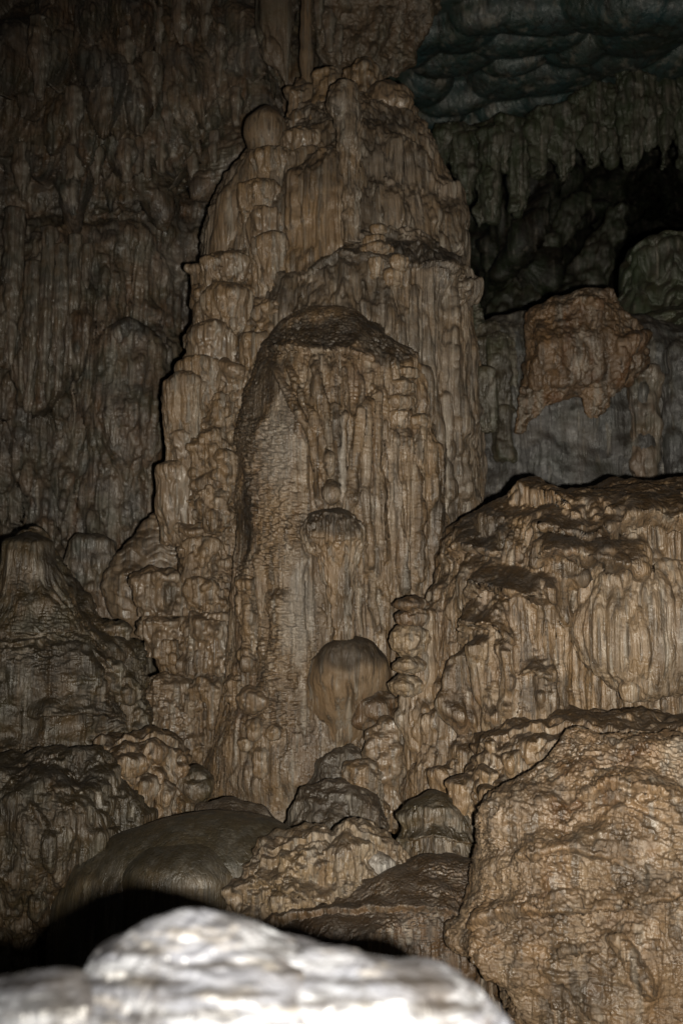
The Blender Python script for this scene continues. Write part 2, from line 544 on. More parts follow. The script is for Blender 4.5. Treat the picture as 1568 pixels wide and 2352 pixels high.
def lobe(name, parent, u0, u1, v0, v1, mat, Y=None, sink=0.35, foot=0.75, shift=0.0, k=0.8, cap=0.5, **kw):
    """a domed flowstone lobe grown on the surface behind it"""
    c, w = (u0 + u1) / 2, (u1 - u0) / 2
    H = v1 - v0
    if Y is None:
        ys = seat(c, v0 + 0.45 * H)
        m = ys / F
        Y = ys + sink * w * m * k
    rows = [(v0, c - 0.92 * w, c + 0.92 * w), (v0 + 0.45 * H, c - w + shift * 0.4, c + w + shift * 0.4), (v1, c - w * foot + shift, c + w * foot + shift)]
    kw.setdefault('lump', ((0.03, 0.2),))
    kw.setdefault('flute', ((0.02, 0.09, 7), (0.008, 0.035, 6)))
    kw.setdefault('capb', 0.2)
    return body(name, parent, rows, Y, mat, k=k, cap=cap, sm=max(4, 0.04 * H), **kw)


# ---- the walls, roof and floor of the cave
drops = []
for i in range(210):
    u0 = rng.uniform(-120, 760); v0 = rng.uniform(-60, 500)
    s = rng.uniform(0.35, 1.0) ** 1.6
    drops.append(('drop', u0, v0, 58 * s + 6, 200 * s + 30, 0.85 * s + 0.04))
for i in range(40):
    u0 = rng.uniform(-120, 420); v0 = rng.uniform(620, 1300); s = rng.uniform(0.5, 1)
    drops.append(('drop', u0, v0, 46 * s, 300 * s, 0.3 * s))
drops += [('drop', 100, 955, 125, 560, 0.55), ('drop', 30, 850, 60, 420, 0.5), ('drop', 175, 880, 50, 420, 0.5),
          ('lobe', 285, 752, 82, 620, 0.55), ('drop', 400, 330, 50, 180, 0.3)]
wall = sheet('cave_wall', None, -200, 860, -160, 1900,
             bumps(13.6, [(150, 150, 420, 260, -0.9), (60, 750, 200, 260, -0.5), (440, 700, 70, 330, 0.8), (420, 420, 60, 60, 0.7),
                          (700, 300, 120, 300, 0.4), (100, 500, 500, 25, 0.25), (100, 1500, 400, 300, -0.6)]),
             WALL, stamps=drops, lump=((0.16, 0.7), (0.03, 0.2)), flute=((0.085, 0.17, 9, (-300, 500, 470, 1900, 40)), (0.03, 0.13, 5), (0.03, 0.06, 8)), grain=((0.010, 0.05),),
             dark=((410, 370, 40, 30, 0.8), (395, 480, 30, 70, 0.6), (300, 760, 70, 30, 0.7), (385, 1000, 30, 160, 0.6), (430, 700, 50, 60, 0.5), (40, 1010, 60, 40, 0.5), (20, 330, 50, 40, 0.3), (520, 160, 80, 50, -0.35), (60, 60, 30, 60, 0.5), (380, 610, 50, 60, -0.4), (200, 260, 50, 90, 0.4), (330, 470, 180, 16, 0.5), (120, 960, 120, 30, 0.4)))
tag(wall, kind='structure')
for (a, b, c, d, sc) in [(65, 120, 40, 225, 1), (150, 190, 200, 330, 1), (270, 310, 60, 180, 1), (330, 372, 120, 250, 1), (355, 378, 20, 130, 1),
                         (395, 440, -20, 105, 1), (420, 452, 40, 128, 1), (455, 490, -10, 118, 1), (490, 520, 60, 200, 1), (230, 262, 200, 312, 1), (375, 400, 210, 330, 1),
                         (30, 78, 330, 460, 1), (150, 195, 330, 445, 1), (205, 240, 340, 425, 1), (268, 312, 320, 415, 1), (325, 352, 330, 408, 1),
                         (355, 385, 320, 395, 1), (430, 456, 350, 440, 1), (480, 500, 300, 420, 1), (530, 560, 200, 290, 1), (295, 315, 150, 195, 1), (345, 368, 150, 200, 1)]:
    lobe('stalactite', wall, a, b, c, d, WALL if (a + b) % 3 else WALLTAN, foot=0.3, k=0.7, sink=0.3, cap=0.15, flute=((0.03, 0.10, 6), (0.01, 0.04, 5)), lump=((0.05, 0.25),))
for (a, b, c, d) in [(10, 60, 480, 850), (95, 130, 520, 880), (128, 160, 560, 900), (60, 98, 600, 945), (158, 190, 540, 840), (190, 215, 560, 740)]:
    lobe('drapery', wall, a, b, c, d, WALL, foot=0.45, k=0.9, sink=0.3, cap=0.1, shift=-12, flute=((0.03, 0.09, 8), (0.01, 0.04, 6)))

scal = [(1043, 120, 90, 36, .2), (1165, 172, 78, 46, .25), (1060, 60, 80, 40, .3), (1200, 75, 130, 34, .1), (1300, 150, 110, 40, .3), (1400, 115, 130, 30, .2),
        (1060, 215, 90, 26, .2), (1170, 235, 70, 26, .25), (1090, 285, 95, 28, .15), (1330, 95, 80, 30, .25), (1480, 60, 120, 36, .2), (1230, 20, 120, 34, 0),
        (1420, 10, 130, 40, 0), (970, 190, 60, 40, .3), (1000, 260, 60, 26, .2), (1250, 210, 80, 28, .3), (1370, 185, 100, 26, .25), (1500, 140, 110, 30, .2),
        (960, 90, 70, 40, .5), (1120, 20, 80, 30, .2), (1560, 20, 80, 40, .2), (1180, 125, 70, 22, .2), (1500, 185, 90, 20, .2), (1290, 255, 70, 18, .25)]
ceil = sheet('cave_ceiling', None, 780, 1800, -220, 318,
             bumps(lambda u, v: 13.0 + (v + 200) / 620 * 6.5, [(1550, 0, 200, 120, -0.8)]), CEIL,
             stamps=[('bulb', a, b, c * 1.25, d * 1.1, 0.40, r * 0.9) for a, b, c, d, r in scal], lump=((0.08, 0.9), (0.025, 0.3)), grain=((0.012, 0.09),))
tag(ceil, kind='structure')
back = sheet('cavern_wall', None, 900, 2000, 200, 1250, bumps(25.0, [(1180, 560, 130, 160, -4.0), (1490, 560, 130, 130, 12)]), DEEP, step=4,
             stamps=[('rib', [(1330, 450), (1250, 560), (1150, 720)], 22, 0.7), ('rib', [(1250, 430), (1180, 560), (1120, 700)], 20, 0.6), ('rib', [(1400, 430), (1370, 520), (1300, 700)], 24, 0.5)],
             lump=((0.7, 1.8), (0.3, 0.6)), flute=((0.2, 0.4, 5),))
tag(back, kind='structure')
floor = sheet('cave_floor', None, -500, 2100, 1560, 3300, lambda u, v: 12.8 - (v - 1560) / 1740 * 9.6, DARKRIB, step=6, lump=((0.15, 0.8), (0.05, 0.2)), ripple=((0.03, 0.12, 0.4),))
tag(floor, kind='structure')

# ---- hanging drapes along the lip of the dark cavern
lip = [(1000, 1035, 320, 420), (1030, 1075, 325, 400), (1060, 1085, 370, 460), (1085, 1118, 345, 525), (1110, 1145, 340, 505), (1140, 1172, 310, 395), (1165, 1215, 320, 482),
       (1215, 1262, 285, 400), (1255, 1322, 285, 418), (1312, 1345, 250, 350), (1340, 1390, 235, 312), (1395, 1425, 235, 300), (1420, 1470, 205, 385), (1462, 1505, 215, 350),
       (1500, 1545, 195, 390), (1540, 1600, 185, 380), (1330, 1385, 330, 385), (1385, 1420, 320, 380)]
words = ['stubby tooth beside the top of the giant column', 'broad short drape right of the stubby tooth', 'narrow drape low beside the column edge', 'long pale pointed drape with a forked tip',
         'blunt drape touching the long pale pointed one', 'short drape above the square hanging plate', 'wide square plate hanging lowest left of the cavern', 'grey rounded drape left of the ochre streaked one',
         'broad ochre streaked drape hanging at mid lip', 'slim icicle just right of the ochre streaked drape', 'rounded grey blob of dripstone under the ceiling edge', 'tiny drape beside a dark gap in the lip',
         'tall grey ribbed drape on the right', 'slender drape right of the tall grey ribbed one', 'long drape next to the right picture edge', 'drape cut off by the right picture edge',
         'low lump of dripstone under the dark gap', 'low knob of dripstone right of the dark gap']
for (a, b, c, d), wd in zip(lip, words):
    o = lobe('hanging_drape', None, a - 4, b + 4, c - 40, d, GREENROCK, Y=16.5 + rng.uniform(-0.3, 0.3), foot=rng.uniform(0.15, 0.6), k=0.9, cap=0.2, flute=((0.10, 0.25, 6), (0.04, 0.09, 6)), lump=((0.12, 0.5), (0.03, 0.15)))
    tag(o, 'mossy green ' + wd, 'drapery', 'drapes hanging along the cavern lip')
brow = body('ceiling_ledge', None, [(190, 1560, 2000), (230, 1380, 2000), (265, 1200, 1990), (295, 1020, 1990), (310, 1010, 1980), (320, 1040, 1950)], 17.2, GREENROCK, k=0.1, cap=0.02, step=4, lump=((0.2, 0.8), (0.06, 0.25)), flute=((0.12, 0.4, 4),), grain=((0.02, 0.1),))
tag(brow, kind='structure')

for rw, lb in (([(445, 1318, 1350), (520, 1262, 1318), (600, 1195, 1296), (680, 1135, 1262), (760, 1100, 1250)], 'dim green ledge slanting down inside the cavern nearest the column'),
               ([(470, 1405, 1445), (550, 1352, 1425), (640, 1290, 1388), (740, 1240, 1370)], 'darker slanting ledge behind the rusty rock inside the cavern')):
    o = body('slanting_ledge', None, rw, 22.0, GREENROCK, k=0.7, cap=0.3, step=3.5, flute=((0.10, 0.3, 4),), lump=((0.2, 0.6), (0.06, 0.2)), dark=((1300, 640, 40, 90, 0.6), (1180, 700, 40, 40, 0.6)))
    tag(o, lb, 'rock ledge')

# ---- rock hanging from the roof above the column
t = thing('hanging_rock', 'tan ragged rock hanging from the ceiling behind the column top', 'rock', 870, 172, 12.8)
body('rock_body', t, [(-90, 700, 1020), (20, 705, 1006), (55, 715, 992), (100, 730, 948), (140, 745, 922), (175, 800, 905)], 12.9, WALLTAN, k=0.5, cap=0.02, capb=0.1,
     lump=((0.16, 0.5), (0.07, 0.18)), ripple=((0.03, 0.12, 0.6),), grain=((0.02, 0.07),),
     stamps=[('rib', [(1000, 10), (960, 75), (905, 160)], 14, 0.12), ('rib', [(900, 10), (880, 80), (840, 150)], 16, 0.1)])
for a, b, c, d in [(742, 772, 20, 120), (768, 790, 60, 150), (722, 745, -20, 70), (895, 912, 130, 176)]:
    lobe('tooth', t, a, b, c, d, WALL, foot=0.4, cap=0.2)
o = body('drape_stalactite', None, [(-90, 585, 672), (60, 588, 668), (100, 596, 664), (140, 622, 662), (170, 642, 663), (196, 655, 664)], 12.2, WALLTAN, k=0.7, cap=0.05, capb=0.4,
         flute=((0.035, 0.12, 9), (0.01, 0.04, 6)), stamps=[('rib', [(600, -60), (606, 60), (640, 150)], 9, 0.05), ('bulb', 625, 120, 22, 40, 0.08, 0.3)])
tag(o, 'broad ochre drape stalactite hanging left of the slender pale one', 'stalactite')
o = body('slender_stalactite', None, [(-90, 690, 716), (0, 691, 715), (80, 690, 716), (120, 689, 720), (165, 689, 721), (205, 692, 718)], 12.0, SMOOTH, k=0.9, cap=0.05, lump=((0.02, 0.3),), flute=((0.006, 0.05, 8),))
tag(o, 'slender smooth pale column dropping straight onto the formation top', 'stalactite')

# ---- the giant tiered column
t = thing('flowstone_column', 'giant tiered brown flowstone column filling the middle of the cave', 'stalagmite', 760, 1800, 10.6)
FL = ((0.07, 0.33, 14), (0.06, 0.14, 20), (0.036, 0.058, 20), (0.008, 0.025, 12))
body('tier', t, [(238, 730, 905), (262, 690, 945), (300, 650, 980), (345, 605, 998), (390, 545, 1014), (435, 502, 1022), (500, 484, 1038), (560, 464, 1066), (620, 462, 1074), (700, 458, 1066),
                 (800, 445, 1076), (900, 440, 1090), (1040, 440, 1096), (1180, 440, 1098), (1400, 440, 1108)], 11.8, GREYTAN, k=0.8, cap=0.15,
     flute=FL, lump=((0.08, 0.6), (0.015, 0.2)), dark=((900, 275, 90, 30, 0.6), (640, 360, 40, 40, 0.3)),
     stamps=[('rib', [(900, 300), (905, 420), (915, 545)], 16, 0.07), ('rib', [(960, 330), (985, 420), (990, 540)], 18, 0.08), ('rib', [(1010, 400), (1035, 480), (1045, 600)], 18, 0.12),
             ('rib', [(860, 290), (865, 420), (870, 530)], 12, 0.05), ('rib', [(1040, 560), (1060, 640), (1065, 760), (1075, 1000)], 14, 0.10)])
body('tier', t, [(335, 755, 800), (380, 695, 826), (420, 660, 828), (470, 656, 828), (560, 662, 830), (680, 660, 835)], seat(745, 420) + 0.12, TAN, k=0.9, cap=0.3, flute=FL, lump=((0.04, 0.3),),
     dark=((735, 390, 70, 50, 0.5),))
body('tier', t, [(548, 770, 985), (572, 722, 1012), (602, 692, 1048), (640, 655, 1078), (680, 615, 1082), (720, 592, 1062), (800, 562, 1066), (900, 545, 1080), (1200, 540, 1088), (1500, 500, 1092)], 11.05, GREYTAN,
     k=0.85, cap=0.1, flute=((0.07, 0.35, 14), (0.065, 0.15, 20), (0.036, 0.06, 20), (0.008, 0.025, 12)), lump=((0.07, 0.5), (0.015, 0.15)), dark=((770, 600, 130, 50, 0.5), (970, 582, 120, 34, 0.9), (650, 680, 80, 50, 0.5), (850, 690, 40, 60, 0.4)),  # patches on the tops paint clay and grazing shade together
     stamps=[('ledge', [(690, 640), (780, 590), (860, 600), (930, 625)], 35, 0.10), ('ledge', [(930, 618), (1000, 612), (1085, 650)], 30, 0.10),
             ('rib', [(880, 640), (890, 720), (885, 800)], 14, 0.08), ('rib', [(830, 620), (840, 700), (850, 760)], 12, 0.07), ('rib', [(950, 650), (955, 800), (1000, 1000), (1030, 1150)], 14, 0.08),
             ('rib', [(1030, 660), (1035, 800), (1050, 1000), (1065, 1150)], 12, 0.08), ('lobe', 1070, 640, 20, 80, 0.1)])
C_ST = [('rib', [(628, 830), (660, 900), (705, 975), (730, 1060), (745, 1165)], 11, 0.09), ('rib', [(660, 830), (690, 900), (730, 980), (755, 1060), (762, 1165)], 9, 0.07),
        ('rib', [(720, 820), (735, 900), (755, 1000), (768, 1100), (770, 1170)], 9, 0.08), ('rib', [(790, 830), (792, 930), (785, 1050), (782, 1165)], 9, 0.08),
        ('rib', [(830, 850), (822, 950), (812, 1060), (806, 1180)], 10, 0.08), ('rib', [(860, 880), (862, 1000), (868, 1150), (880, 1300)], 12, 0.07), ('rib', [(845, 900), (842, 1020), (840, 1180), (838, 1320)], 9, 0.07),
        ('rib', [(895, 960), (905, 1080), (915, 1200), (925, 1380)], 13, 0.08), ('rib', [(930, 980), (945, 1100), (955, 1250), (950, 1360)], 12, 0.08), ('rib', [(965, 960), (980, 1080), (990, 1180)], 11, 0.07),
        ('rib', [(780, 880), (776, 960), (778, 1140)], 5, -0.10), ('rib', [(700, 1290), (705, 1380), (715, 1500)], 10, 0.05), ('rib', [(640, 1350), (650, 1450), (640, 1600)], 30, 0.08),
        ('rib', [(570, 1300), (580, 1400), (572, 1500)], 9, 0.09), ('rib', [(600, 1260), (605, 1400), (612, 1520)], 9, 0.08), ('ledge', [(600, 800), (640, 806), (700, 815), (790, 812), (870, 840)], 30, 0.09),
        ('rib', [(850, 1330), (860, 1400), (875, 1480)], 12, 0.06)]
body('tier', t, [(722, 705, 822), (745, 645, 862), (790, 608, 905), (830, 592, 950), (870, 578, 974), (930, 563, 988), (1000, 553, 1000), (1100, 546, 1010), (1200, 545, 1020), (1400, 540, 1015),
                 (1600, 515, 990), (1750, 470, 950), (1880, 440, 930)], 10.3, TAN, k=0.85, cap=0.1, stamps=C_ST,
     flute=((0.06, 0.26, 14, (700, 1100, 800, 1700, 30)), (0.065, 0.12, 22, (690, 1100, 800, 1700, 30)), (0.035, 0.058, 20, (690, 1100, 800, 1700, 30)), (0.03, 0.3, 10, (500, 690, 800, 1700, 30)), (0.03, 0.07, 12, (500, 640, 1250, 1800, 25)), (0.007, 0.02, 8)),
     ripple=((0.075, 0.10, 0.34, (540, 700, 880, 1320, 25)), (0.065, 0.10, 0.32, (560, 720, 1380, 1680, 30)), (0.03, 0.06, 0.5, (600, 960, 720, 830, 20)), (0.012, 0.05, 0.5)), lump=((0.08, 0.6), (0.02, 0.2)), grain=((0.006, 0.025),),
     dark=((578, 950, 30, 120, 0.6), (568, 1180, 24, 110, 0.8), (610, 860, 40, 80, 0.6), (760, 762, 150, 42, 0.85), (890, 805, 80, 42, 0.85), (640, 780, 50, 40, 0.7), (1005, 1080, 22, 180, 0.7), (772, 1000, 8, 150, 0.6), (784, 1050, 7, 110, -0.9), (640, 1010, 45, 130, -0.5), (690, 1400, 40, 130, -0.6), (905, 1130, 14, 120, -0.4), (830, 1000, 12, 150, -0.3), (925, 1330, 12, 90, 0.6), (700, 1380, 10, 90, 0.5), (800, 1400, 12, 80, 0.6)))  # crown mixes clay and painted shade, right edge shade, left strip stain
body('flank', t, [(590, 470, 650), (650, 462, 640), (740, 450, 640), (840, 432, 620), (930, 412, 610), (1040, 415, 600), (1150, 425, 600), (1250, 432, 600), (1400, 420, 600), (1500, 390, 610), (1600, 360, 620),
                  (1700, 365, 640), (1820, 380, 650)], 11.1, TAN, k=0.9, cap=0.2, lean=-0.35, terr=(0.05, 0.42, 0.35), flute=((0.05, 0.10, 10), (0.025, 0.045, 8)), lump=((0.09, 0.35), (0.02, 0.13)), ripple=((0.015, 0.06, 0.6),))
# heads and knobs at the top
for nm, a, b, c, d, Y, mt in [('head', 780, 888, 150, 290, 11.9, TAN), ('head', 722, 786, 154, 330, 11.3, TAN), ('head', 838, 952, 192, 330, 11.45, SMOOTH), ('head', 656, 724, 200, 300, 11.5, SMOOTH), ('head', 676, 718, 172, 240, 12.0, SMOOTH),
                              ('knob', 658, 700, 260, 330, 11.15, SMOOTH), ('knob', 692, 752, 270, 350, 11.1, TAN)]:
    lobe(nm, t, a, b, c, d, mt, Y=Y, foot=1.15 if nm == 'head' else 0.9, cap=0.5 if nm == 'knob' else 0.34, flute=((0.018, 0.07, 8),), lump=((0.10, 0.3), (0.02, 0.1)))
body('pinnacle', t, [(184, 768, 812), (205, 757, 822), (240, 751, 828), (265, 757, 830), (300, 768, 828), (380, 783, 827), (460, 788, 828), (560, 795, 832)], min(seat(800, 330), seat(805, 420), seat(810, 480)) - 0.10, GREYTAN, k=0.9, cap=0.35,
     flute=((0.03, 0.06, 9), (0.01, 0.03, 6)), lump=((0.05, 0.25), (0.008, 0.07)))
body('knob', t, [(244, 588, 638), (272, 566, 656), (310, 558, 662), (345, 570, 648), (400, 538, 640), (460, 502, 600), (560, 482, 575), (620, 480, 560)], 11.0, SMOOTH, k=0.75, cap=0.6, sm=10, flute=((0.02, 0.06, 12, (400, 700, 350, 700, 30)),), lump=((0.03, 0.4),))
# cascade of lobes
body('ridge', t, [(598, 695, 770), (650, 640, 740), (700, 595, 720), (770, 550, 660), (830, 505, 625), (900, 474, 610), (980, 436, 595), (1100, 432, 590), (1250, 442, 590), (1400, 442, 595), (1520, 430, 600)], 10.85, TAN, k=0.8, cap=0.3,
     terr=(0.10, 0.30, 0.22), flute=((0.04, 0.10, 10), (0.02, 0.045, 10)), lump=((0.10, 0.3), (0.05, 0.13)), ripple=((0.03, 0.07, 0.5),), dark=((650, 660, 60, 40, 0.8), (560, 790, 50, 60, 0.6), (500, 870, 40, 50, 0.5), (470, 1010, 40, 30, 0.4)))
LS = [(640, 742, 292, 372), (572, 674, 338, 445), (545, 662, 415, 505), (566, 666, 476, 565), (578, 668, 532, 650), (452, 520, 585, 655), (500, 568, 580, 660), (455, 594, 652, 765), (425, 548, 736, 855), (404, 510, 815, 910),
      (372, 472, 855, 1048), (386, 445, 985, 1062), (350, 442, 1058, 1200)]
LR = [(585, 645, 690, 760), (545, 610, 770, 845), (500, 562, 830, 900), (470, 540, 905, 985), (424, 534, 982, 1110), (480, 558, 1035, 1140), (440, 520, 1115, 1200), (410, 500, 1240, 1330), (340, 430, 1335, 1410), (425, 520, 1330, 1410),
      (306, 432, 1415, 1490), (355, 440, 1455, 1560), (332, 442, 1545, 1705), (430, 552, 1395, 1565), (545, 600, 1330, 1500), (520, 565, 1555, 1625), (430, 520, 1560, 1660)]
LB = LS + LR
LB.sort(key=lambda q: q[2] + 0.15 * q[0])
for i, (a, b, c, d) in enumerate(LB):
    r = (b - a) / 2 * 10.4 / F
    rough = (a, b, c, d) in LR
    lobe('lobe', t, a, b, c, c + (d - c) * (1.15 if rough else 1.4), TAN if i % 3 else SMOOTH, Y=min(seat((a + b) / 2, c + 8, 5), seat((a + b) / 2, c + 0.3 * (d - c), 5)) + (0.25 if rough else 0.1 if c > 640 else 0.0) * r,
         foot=(0.6 + 0.3 * ((i * 7) % 3) / 2) if rough else (0.85 + 0.1 * (i % 3)), shift=(14 if a < 460 else 5), k=0.8, cap=0.3 if rough else 0.36, lean=0.0 if rough else 0.22, capb=0.15,
         lump=((0.10, 0.26), (0.03, 0.1)) if rough else ((0.04, 0.3), (0.006, 0.08)), flute=((0.035, 0.10, 14), (0.022, 0.045, 14)), ripple=((0.03, 0.07, 0.4),) if rough and i % 2 else ())
for rw in ([(1200, 388, 485), (1208, 377, 490), (1225, 398, 490), (1245, 414, 490), (1300, 425, 490)],
           [(1303, 305, 420), (1325, 287, 430), (1345, 296, 432), (1380, 316, 434), (1415, 328, 436)],
           [(1408, 330, 420), (1422, 305, 430), (1445, 318, 432), (1475, 330, 432), (1510, 336, 432)],
           [(605, 434, 455), (618, 430, 462), (640, 440, 482), (668, 450, 502), (700, 452, 508)]):
    body('spur', t, rw, 10.6 if rw[0][0] > 700 else 11.0, SMOOTH, k=0.7, cap=0.3, sm=4, flute=((0.03, 0.07, 8), (0.012, 0.035, 8)), lump=((0.07, 0.2), (0.02, 0.08)), stamps=[('rib', [(392, 1318), (384, 1405)], 34, -0.14), ('rib', [(450, 1216), (445, 1260)], 26, -0.08)], dark=((390, 1365, 34, 36, 0.6),))  # dark patch paints the shadow inside the spur's hollow
for (a, b, c, d) in [(898, 962, 838, 872), (884, 958, 868, 908), (880, 952, 906, 942), (888, 940, 940, 985), (940, 990, 948, 985), (845, 895, 515, 545), (835, 885, 538, 572), (825, 905, 555, 592), (895, 940, 585, 625), (880, 925, 615, 660), (845, 880, 590, 640)]:
    lobe('shelf', t, a, b, c, d, TAN, sink=0.35, foot=0.85, cap=0.25, k=0.7, flute=((0.018, 0.05, 3), (0.007, 0.025, 3)), lump=((0.03, 0.12),))
yb = seat(765, 1250)
b = body('bulb', t, [(1163, 738, 790), (1180, 712, 815), (1205, 697, 832), (1235, 693, 840), (1258, 710, 832), (1290, 732, 818), (1330, 748, 814), (1400, 764, 812), (1470, 768, 812)], yb - 0.07, TAN, k=0.75, cap=0.35, sm=8,
         flute=((0.035, 0.06, 8), (0.016, 0.03, 6)), lump=((0.03, 0.2),), dark=((765, 1195, 80, 45, 0.75), (790, 1400, 20, 90, 0.5)), stamps=[('ledge', [(690, 1225), (765, 1245), (845, 1230)], 30, 0.03)])  # patch on the bulb's head paints clay and top shade
yb = seat(800, 1560)
body('canopy', t, [(1456, 780, 832), (1475, 745, 862), (1510, 715, 886), (1550, 703, 897), (1590, 704, 896), (1625, 710, 880), (1665, 718, 850), (1720, 724, 828), (1790, 720, 820)], yb - 0.02, CANOPY, lean=0.3, k=0.75, cap=0.35, capb=0.0, sm=8,
     flute=((0.006, 0.09, 8), (0.006, 0.03, 6)), lump=((0.04, 0.3),), dark=((800, 1492, 100, 56, 0.8),), stamps=[('rib', [(800, 1560), (806, 1600), (800, 1650)], 9, -0.08)])  # dark patch paints clay and shade over the dome's top
for (a, b, c, d) in [(545, 626, 1574, 1645), (565, 608, 1648, 1700), (548, 580, 1690, 1730), (580, 622, 1715, 1790), (610, 648, 1660, 1705)]:
    lobe('bead', t, a, b, c, d, SMOOTH if a == 545 else TAN, sink=0.2, foot=0.7, cap=0.5, capb=0.5, k=0.9, flute=((0.008, 0.05, 4),), lump=((0.03, 0.1),))

# ---- thin fin and small stalagmites left of the column
o = body('flowstone_fin', None, [(1150, 385, 430), (1186, 345, 430), (1230, 305, 430), (1271, 270, 430), (1326, 240, 430), (1351, 230, 430), (1410, 258, 430), (1470, 300, 430)], 11.4, SMOOTH, k=0.4, cap=0.2, terr=(0.012, 0.10, 0.2), dark=((330, 1300, 60, 100, 0.4),), lump=((0.04, 0.2),))
tag(o, 'thin brown flowstone fin with a scalloped edge left of the column', 'flowstone')
o = body('stalagmite', None, [(1225, 180, 240), (1245, 158, 262), (1280, 150, 272), (1340, 165, 275), (1420, 215, 290), (1500, 220, 300)], 12.0, WALL, k=0.7, cap=0.3, flute=((0.03, 0.1, 7), (0.01, 0.04, 6)), lump=((0.08, 0.3),))
tag(o, 'small drooping stalagmite against the wall beside the tall blunt one', 'stalagmite')

# ---- far right rocks
t = thing('limestone_cliff', 'smooth grey rock face with dark streaks under the rusty rock', 'rock', 1350, 1200, 13.6)
body('face', t, [(712, 1180, 1420), (735, 1110, 1500), (775, 1085, 1640), (850, 1060, 1720), (1000, 1050, 1740), (1250, 1050, 1740)], 13.6, GREYROCK, k=0.25, se=3.0, cap=0.08, lump=((0.10, 0.7), (0.03, 0.2)),
     flute=((0.04, 0.3, 8), (0.015, 0.08, 8)), dark=((1430, 980, 16, 110, 0.8), (1465, 1040, 12, 90, 0.8), (1495, 930, 14, 140, 0.7), (1300, 1050, 14, 40, 0.5), (1210, 1000, 40, 30, -0.3), (1330, 990, 60, 60, -0.3), (1130, 980, 50, 120, 0.6)), stamps=[('rib', [(1465, 820), (1470, 950), (1490, 1100)], 26, 0.12), ('rib', [(1540, 800), (1550, 950), (1560, 1100)], 24, 0.15), ('rib', [(1190, 900), (1205, 1000), (1215, 1100)], 4, -0.05)])
for (a, b, c, d) in [(1082, 1150, 738, 870), (1110, 1190, 760, 960), (1090, 1140, 850, 1000), (1140, 1185, 930, 1060)]:
    lobe('buttress', t, a, b, c, d, MOSS, foot=1.0, sink=0.4, cap=0.3, flute=((0.05, 0.16, 5), (0.02, 0.06, 5)), lump=((0.10, 0.4), (0.02, 0.1)), dark=(((a + b) / 2, (c + d) / 2, 25, 60, 0.5),))
lobe('buttress', t, 1520, 1600, 790, 1150, GREYROCK, sink=0.4, cap=0.3, lump=((0.08, 0.3),))
lobe('buttress', t, 1440, 1515, 830, 1150, WALL, sink=0.6, cap=0.3, lump=((0.08, 0.3),))
t = thing('rusty_rock', 'rusty orange rock with jagged teeth hanging over the grey rock face', 'rock', 1340, 970, 12.6)
body('rock_body', t, [(668, 1340, 1398), (690, 1275, 1415), (720, 1215, 1430), (760, 1205, 1455), (800, 1208, 1482), (830, 1205, 1490), (860, 1205, 1462), (890, 1198, 1425), (915, 1190, 1345)], 12.7, RUST, k=0.65, cap=0.2, capb=0.15, sm=5,
     lump=((0.12, 0.6), (0.05, 0.2)), flute=((0.07, 0.22, 2.5), (0.03, 0.08, 3)), grain=((0.02, 0.06),), dark=((1340, 760, 60, 60, 0.4), (1380, 900, 40, 60, 0.4), (1230, 930, 40, 40, 0.5)), stamps=[('rib', [(1240, 730), (1260, 800), (1230, 900)], 22, 0.12), ('rib', [(1440, 760), (1420, 840), (1400, 900)], 20, 0.12), ('ledge', [(1280, 720), (1330, 700), (1400, 730)], 30, 0.1), ('bulb', 1450, 790, 34, 26, 0.15, 0.5)])
body('tooth', t, [(860, 1330, 1425), (900, 1334, 1415), (935, 1337, 1385), (966, 1345, 1372)], 12.45, RUST, k=0.5, cap=0.2, capb=0.4, sm=4, lump=((0.06, 0.2), (0.03, 0.08)), grain=((0.02, 0.06),))
body('tooth', t, [(870, 1198, 1330), (915, 1192, 1285), (950, 1184, 1240), (992, 1180, 1200)], 12.5, RUST, k=0.4, cap=0.2, capb=0.4, sm=4, lump=((0.06, 0.2), (0.03, 0.08)), grain=((0.02, 0.06),))
o = body('stalagmite', None, [(548, 1470, 1600), (570, 1450, 1640), (620, 1435, 1660), (700, 1425, 1670), (790, 1420, 1680)], 15.2, GREENROCK, k=0.8, cap=0.25, flute=((0.05, 0.2, 7),), lump=((0.1, 0.5),), terr=(0.06, 0.4, 0.3))
tag(o, 'rounded mossy stalagmite in the dark cavern at the right edge', 'stalagmite')
o = body('mossy_boulder', None, [(712, 1500, 1640), (740, 1465, 1700), (790, 1450, 1720), (860, 1470, 1720)], 14.3, GREENROCK, k=0.8, cap=0.25, terr=(0.08, 0.3, 0.3), lump=((0.08, 0.3),))
tag(o, 'low mossy boulder below the rounded mossy stalagmite', 'boulder')
o = body('rock_spike', None, [(694, 1082, 1098), (715, 1068, 1106), (740, 1066, 1114), (790, 1060, 1120)], 13.4, GREENROCK, k=0.8, cap=0.4, lump=((0.06, 0.15),), grain=((0.02, 0.06),))
tag(o, 'small pointed green rock touching the right edge of the column', 'rock')

